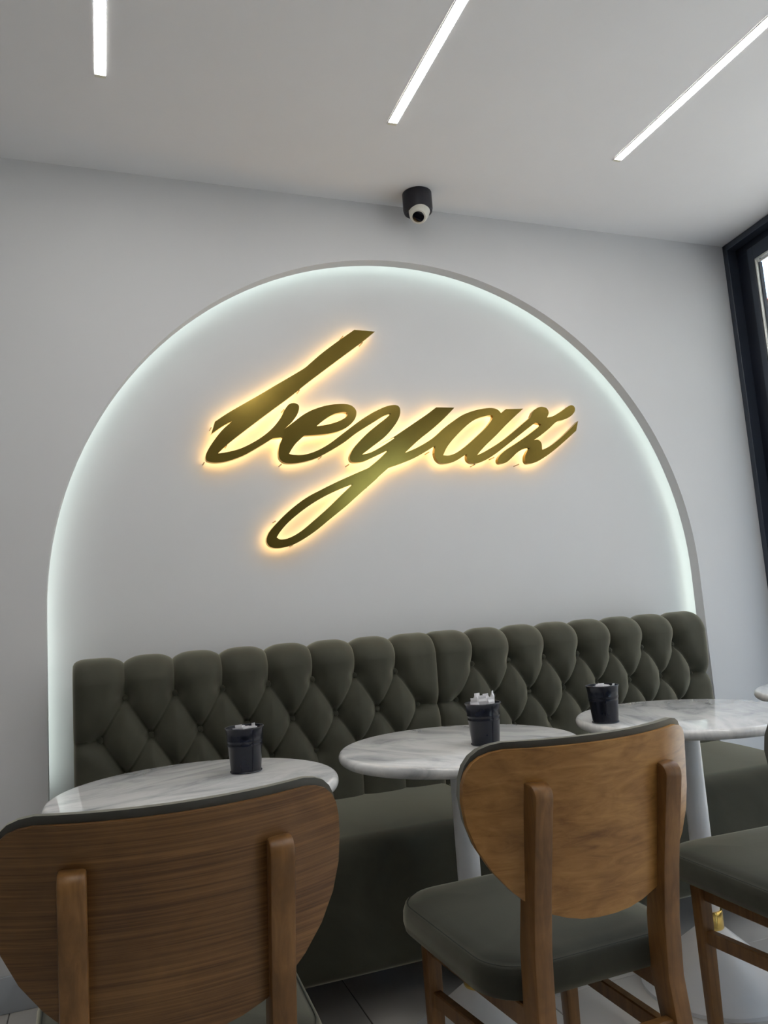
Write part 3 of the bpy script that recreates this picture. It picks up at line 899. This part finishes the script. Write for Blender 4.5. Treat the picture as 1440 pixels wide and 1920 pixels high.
STUDS = [(0.921, 2.201), (1.001, 2.180), (0.731, 1.973), (0.390, 1.819), (0.444, 1.753), (0.360, 1.689), (0.645, 1.683), (0.666, 1.895), (0.911, 1.682), (0.611, 1.467), (0.670, 1.375), (0.977, 1.590), (0.802, 1.712), (0.899, 1.828), (1.254, 1.733), (1.456, 1.682), (1.662, 1.683), (1.547, 1.712)]

def poly_fill(contours, y):
    """fill outline with holes -> (verts, faces, loops)"""
    cu = bpy.data.curves.new('tmp', 'CURVE'); cu.dimensions = '2D'; cu.fill_mode = 'BOTH'
    for c in contours:
        sp = cu.splines.new('POLY'); sp.points.add(len(c) - 1)
        for p, (x, z) in zip(sp.points, c): p.co = (x, z, 0, 1)
        sp.use_cyclic_u = True
    ob = bpy.data.objects.new('tmp', cu)
    me = ob.to_mesh()
    v = [tuple(q.co) for q in me.vertices]
    f = [tuple(p.vertices) for p in me.polygons]
    ob.to_mesh_clear()
    bpy.data.objects.remove(ob); bpy.data.curves.remove(cu)
    return v, f
YF, YBK = 2.795, 2.817
sg = empty('wall_sign', (0.95, YF, 1.72)); tag(sg, 'gold metal script lettering with warm halo light inside the arch', 'sign')
for name, cs in LETTERS.items():
    dense = [cr(c) for c in cs]
    v2, f2 = poly_fill(dense, 0)
    o3 = lambda x, z, y: (x - 0.95, y - YF, z - 1.72)
    v = [o3(a, b, YF) for a, b, _ in v2]
    f = list(f2)
    for c in dense:                      # return walls
        i0 = len(v); n = len(c)
        v += [o3(a, b, YF) for a, b in c] + [o3(a, b, YBK) for a, b in c]
        for k in range(n):
            k2 = (k + 1) % n
            f.append((i0 + k, i0 + k2, i0 + n + k2, i0 + n + k))
    lt = from_py('letter', v, f, 'sign_gold', sg, smooth=30, recalc=False)
    lt['label'] = 'gold script letter ' + name
    vb = [o3(a, b, YBK - 0.006) for a, b, _ in v2]
    from_py('backlight', vb, f2, 'halo', lt, recalc=False)
for x, z in STUDS:
    o = lathe('stud', [(0, 0), (0.0024, 0), (0.0024, DB - YF - 0.012), (0, DB - YF - 0.012)], 'acrylic', sg, n=8, loc=(x - 0.95, 0.012, z - 1.72), rot=(math.radians(-90), 0, 0))

# ------------------------------------------------------------------ street outside the window
M['pavement'] = plain('street_paving', (0.40, 0.39, 0.365), 0.8, noise=0.15, nscale=2)
M['facade'] = plain('facade_plaster', (0.25, 0.235, 0.21), 0.85, noise=0.1, nscale=2)
M['redwall'] = plain('red_plaster', (0.36, 0.12, 0.11), 0.85, noise=0.1, nscale=2)
M['eave'] = plain('eave_paint', (0.42, 0.46, 0.50), 0.6, noise=0.05)
M['rooftile'] = plain('roof_tile', (0.36, 0.17, 0.13), 0.8, noise=0.25, nscale=9)
M['fabric'] = plain('awning_fabric', (0.66, 0.67, 0.62), 0.8, noise=0.08, nscale=12)
M['street_glass'] = plain('dark_pane', (0.05, 0.06, 0.07), 0.1, noise=0.1)
tag(box('ground', -30, 40, -30, 40, -0.30, -0.125, 'pavement'), kind='structure')
hs = empty('street_house', (9.2, 0.0, -0.125)); tag(hs, 'house with a red tiled roof seen across the street through the window', 'house')
hs.rotation_euler = (0, 0, math.radians(-90))
# local x along the facade, local -y towards the cafe
EZ = 5.05
box('wall', -16, 16, 0.0, 6.0, 0, EZ - 0.12, 'facade', hs)  # lengthened well out of view to hide low sky from the sign's reflections
for k in range(16):
    xw = -15.2 + k * 1.95
    w = box('window', xw, xw + 0.95, -0.05, 0.02, 2.6, 4.1, 'redwall', hs)
    box('window_pane', xw + 0.08, xw + 0.87, -0.06, -0.045, 2.7, 4.0, 'street_glass', w)
box('eave', -16.4, 16.4, -0.55, 0.1, EZ - 0.22, EZ, 'eave', hs)
box('added_wing_wall', 1.5, 16, -0.02, 6.0, EZ + 0.1, 10.5, 'facade', hs)  # unseen taller wing, added to dim the sky reflected in the gold letters
for k in range(7):  # windows of the added wing
    xw = 2.5 + k * 1.95
    w = box('window', xw, xw + 0.95, -0.06, 0.0, 6.6, 8.1, 'redwall', hs)
    box('window_pane', xw + 0.08, xw + 0.87, -0.07, -0.055, 6.7, 8.0, 'street_glass', w)
# roof: pan tiles in rows, one mesh sheet of half-round ridges
v, f = [], []
nxr, nyr = 656, 18
for j in range(nyr + 1):
    for i in range(nxr + 1):
        x = -16.4 + 32.8 * i / nxr
        yy = -0.62 + 3.6 * j / nyr
        v.append((x, yy, EZ + 0.03 + (yy + 0.62) * 0.42 + 0.055 * abs(math.sin(PI * (x + 16.4) / 0.2)) - 0.03 * ((j % 2))))
for j in range(nyr):
    for i in range(nxr):
        a = j * (nxr + 1) + i
        f.append((a, a + 1, a + nxr + 2, a + nxr + 1))
b0 = len(v)
v += [(-16.4, -0.62, EZ + 0.0), (16.4, -0.62, EZ + 0.0), (16.4, 2.98, EZ + 1.35), (-16.4, 2.98, EZ + 1.35)]
f.append((b0, b0 + 1, b0 + 2, b0 + 3))
tag(from_py('roof', v, f, 'rooftile', hs, smooth=60), kind='stuff')
# awning outside above the glazing
aw = empty('awning', (WX, WY, 0)); aw.rotation_euler = w1.rotation_euler
tag(aw, 'pale fabric awning hanging outside above the window', 'awning')
v, f = [], []
na = 60
for i in range(na + 1):
    s = -0.4 + (WLEN + 0.4) * i / na
    sc_ = 0.05 * abs(math.sin(PI * i / 3.0))
    v += [(s, 0.16, CEIL + 0.72), (s, 1.05, CEIL + 0.52), (s, 1.06, CEIL + 0.36 - sc_), (s, 0.16, CEIL + 0.725), (s, 1.07, CEIL + 0.53), (s, 1.075, CEIL + 0.36 - sc_)]
for i in range(na):
    a, b = i * 6, (i + 1) * 6
    f += [(a, b, b + 1, a + 1), (a + 1, b + 1, b + 2, a + 2), (a + 3, a + 4, b + 4, b + 3), (a + 4, a + 5, b + 5, b + 4), (a + 2, b + 2, b + 5, a + 5), (a, a + 3, b + 3, b)]
from_py('canopy', v, f, 'fabric', aw)
for s in (-0.3, 3.0, 6.0):
    tube('arm', [(s, 0.13, CEIL + 0.10), (s, 1.04, CEIL + 0.50)], 0.014, 'frame2', aw)
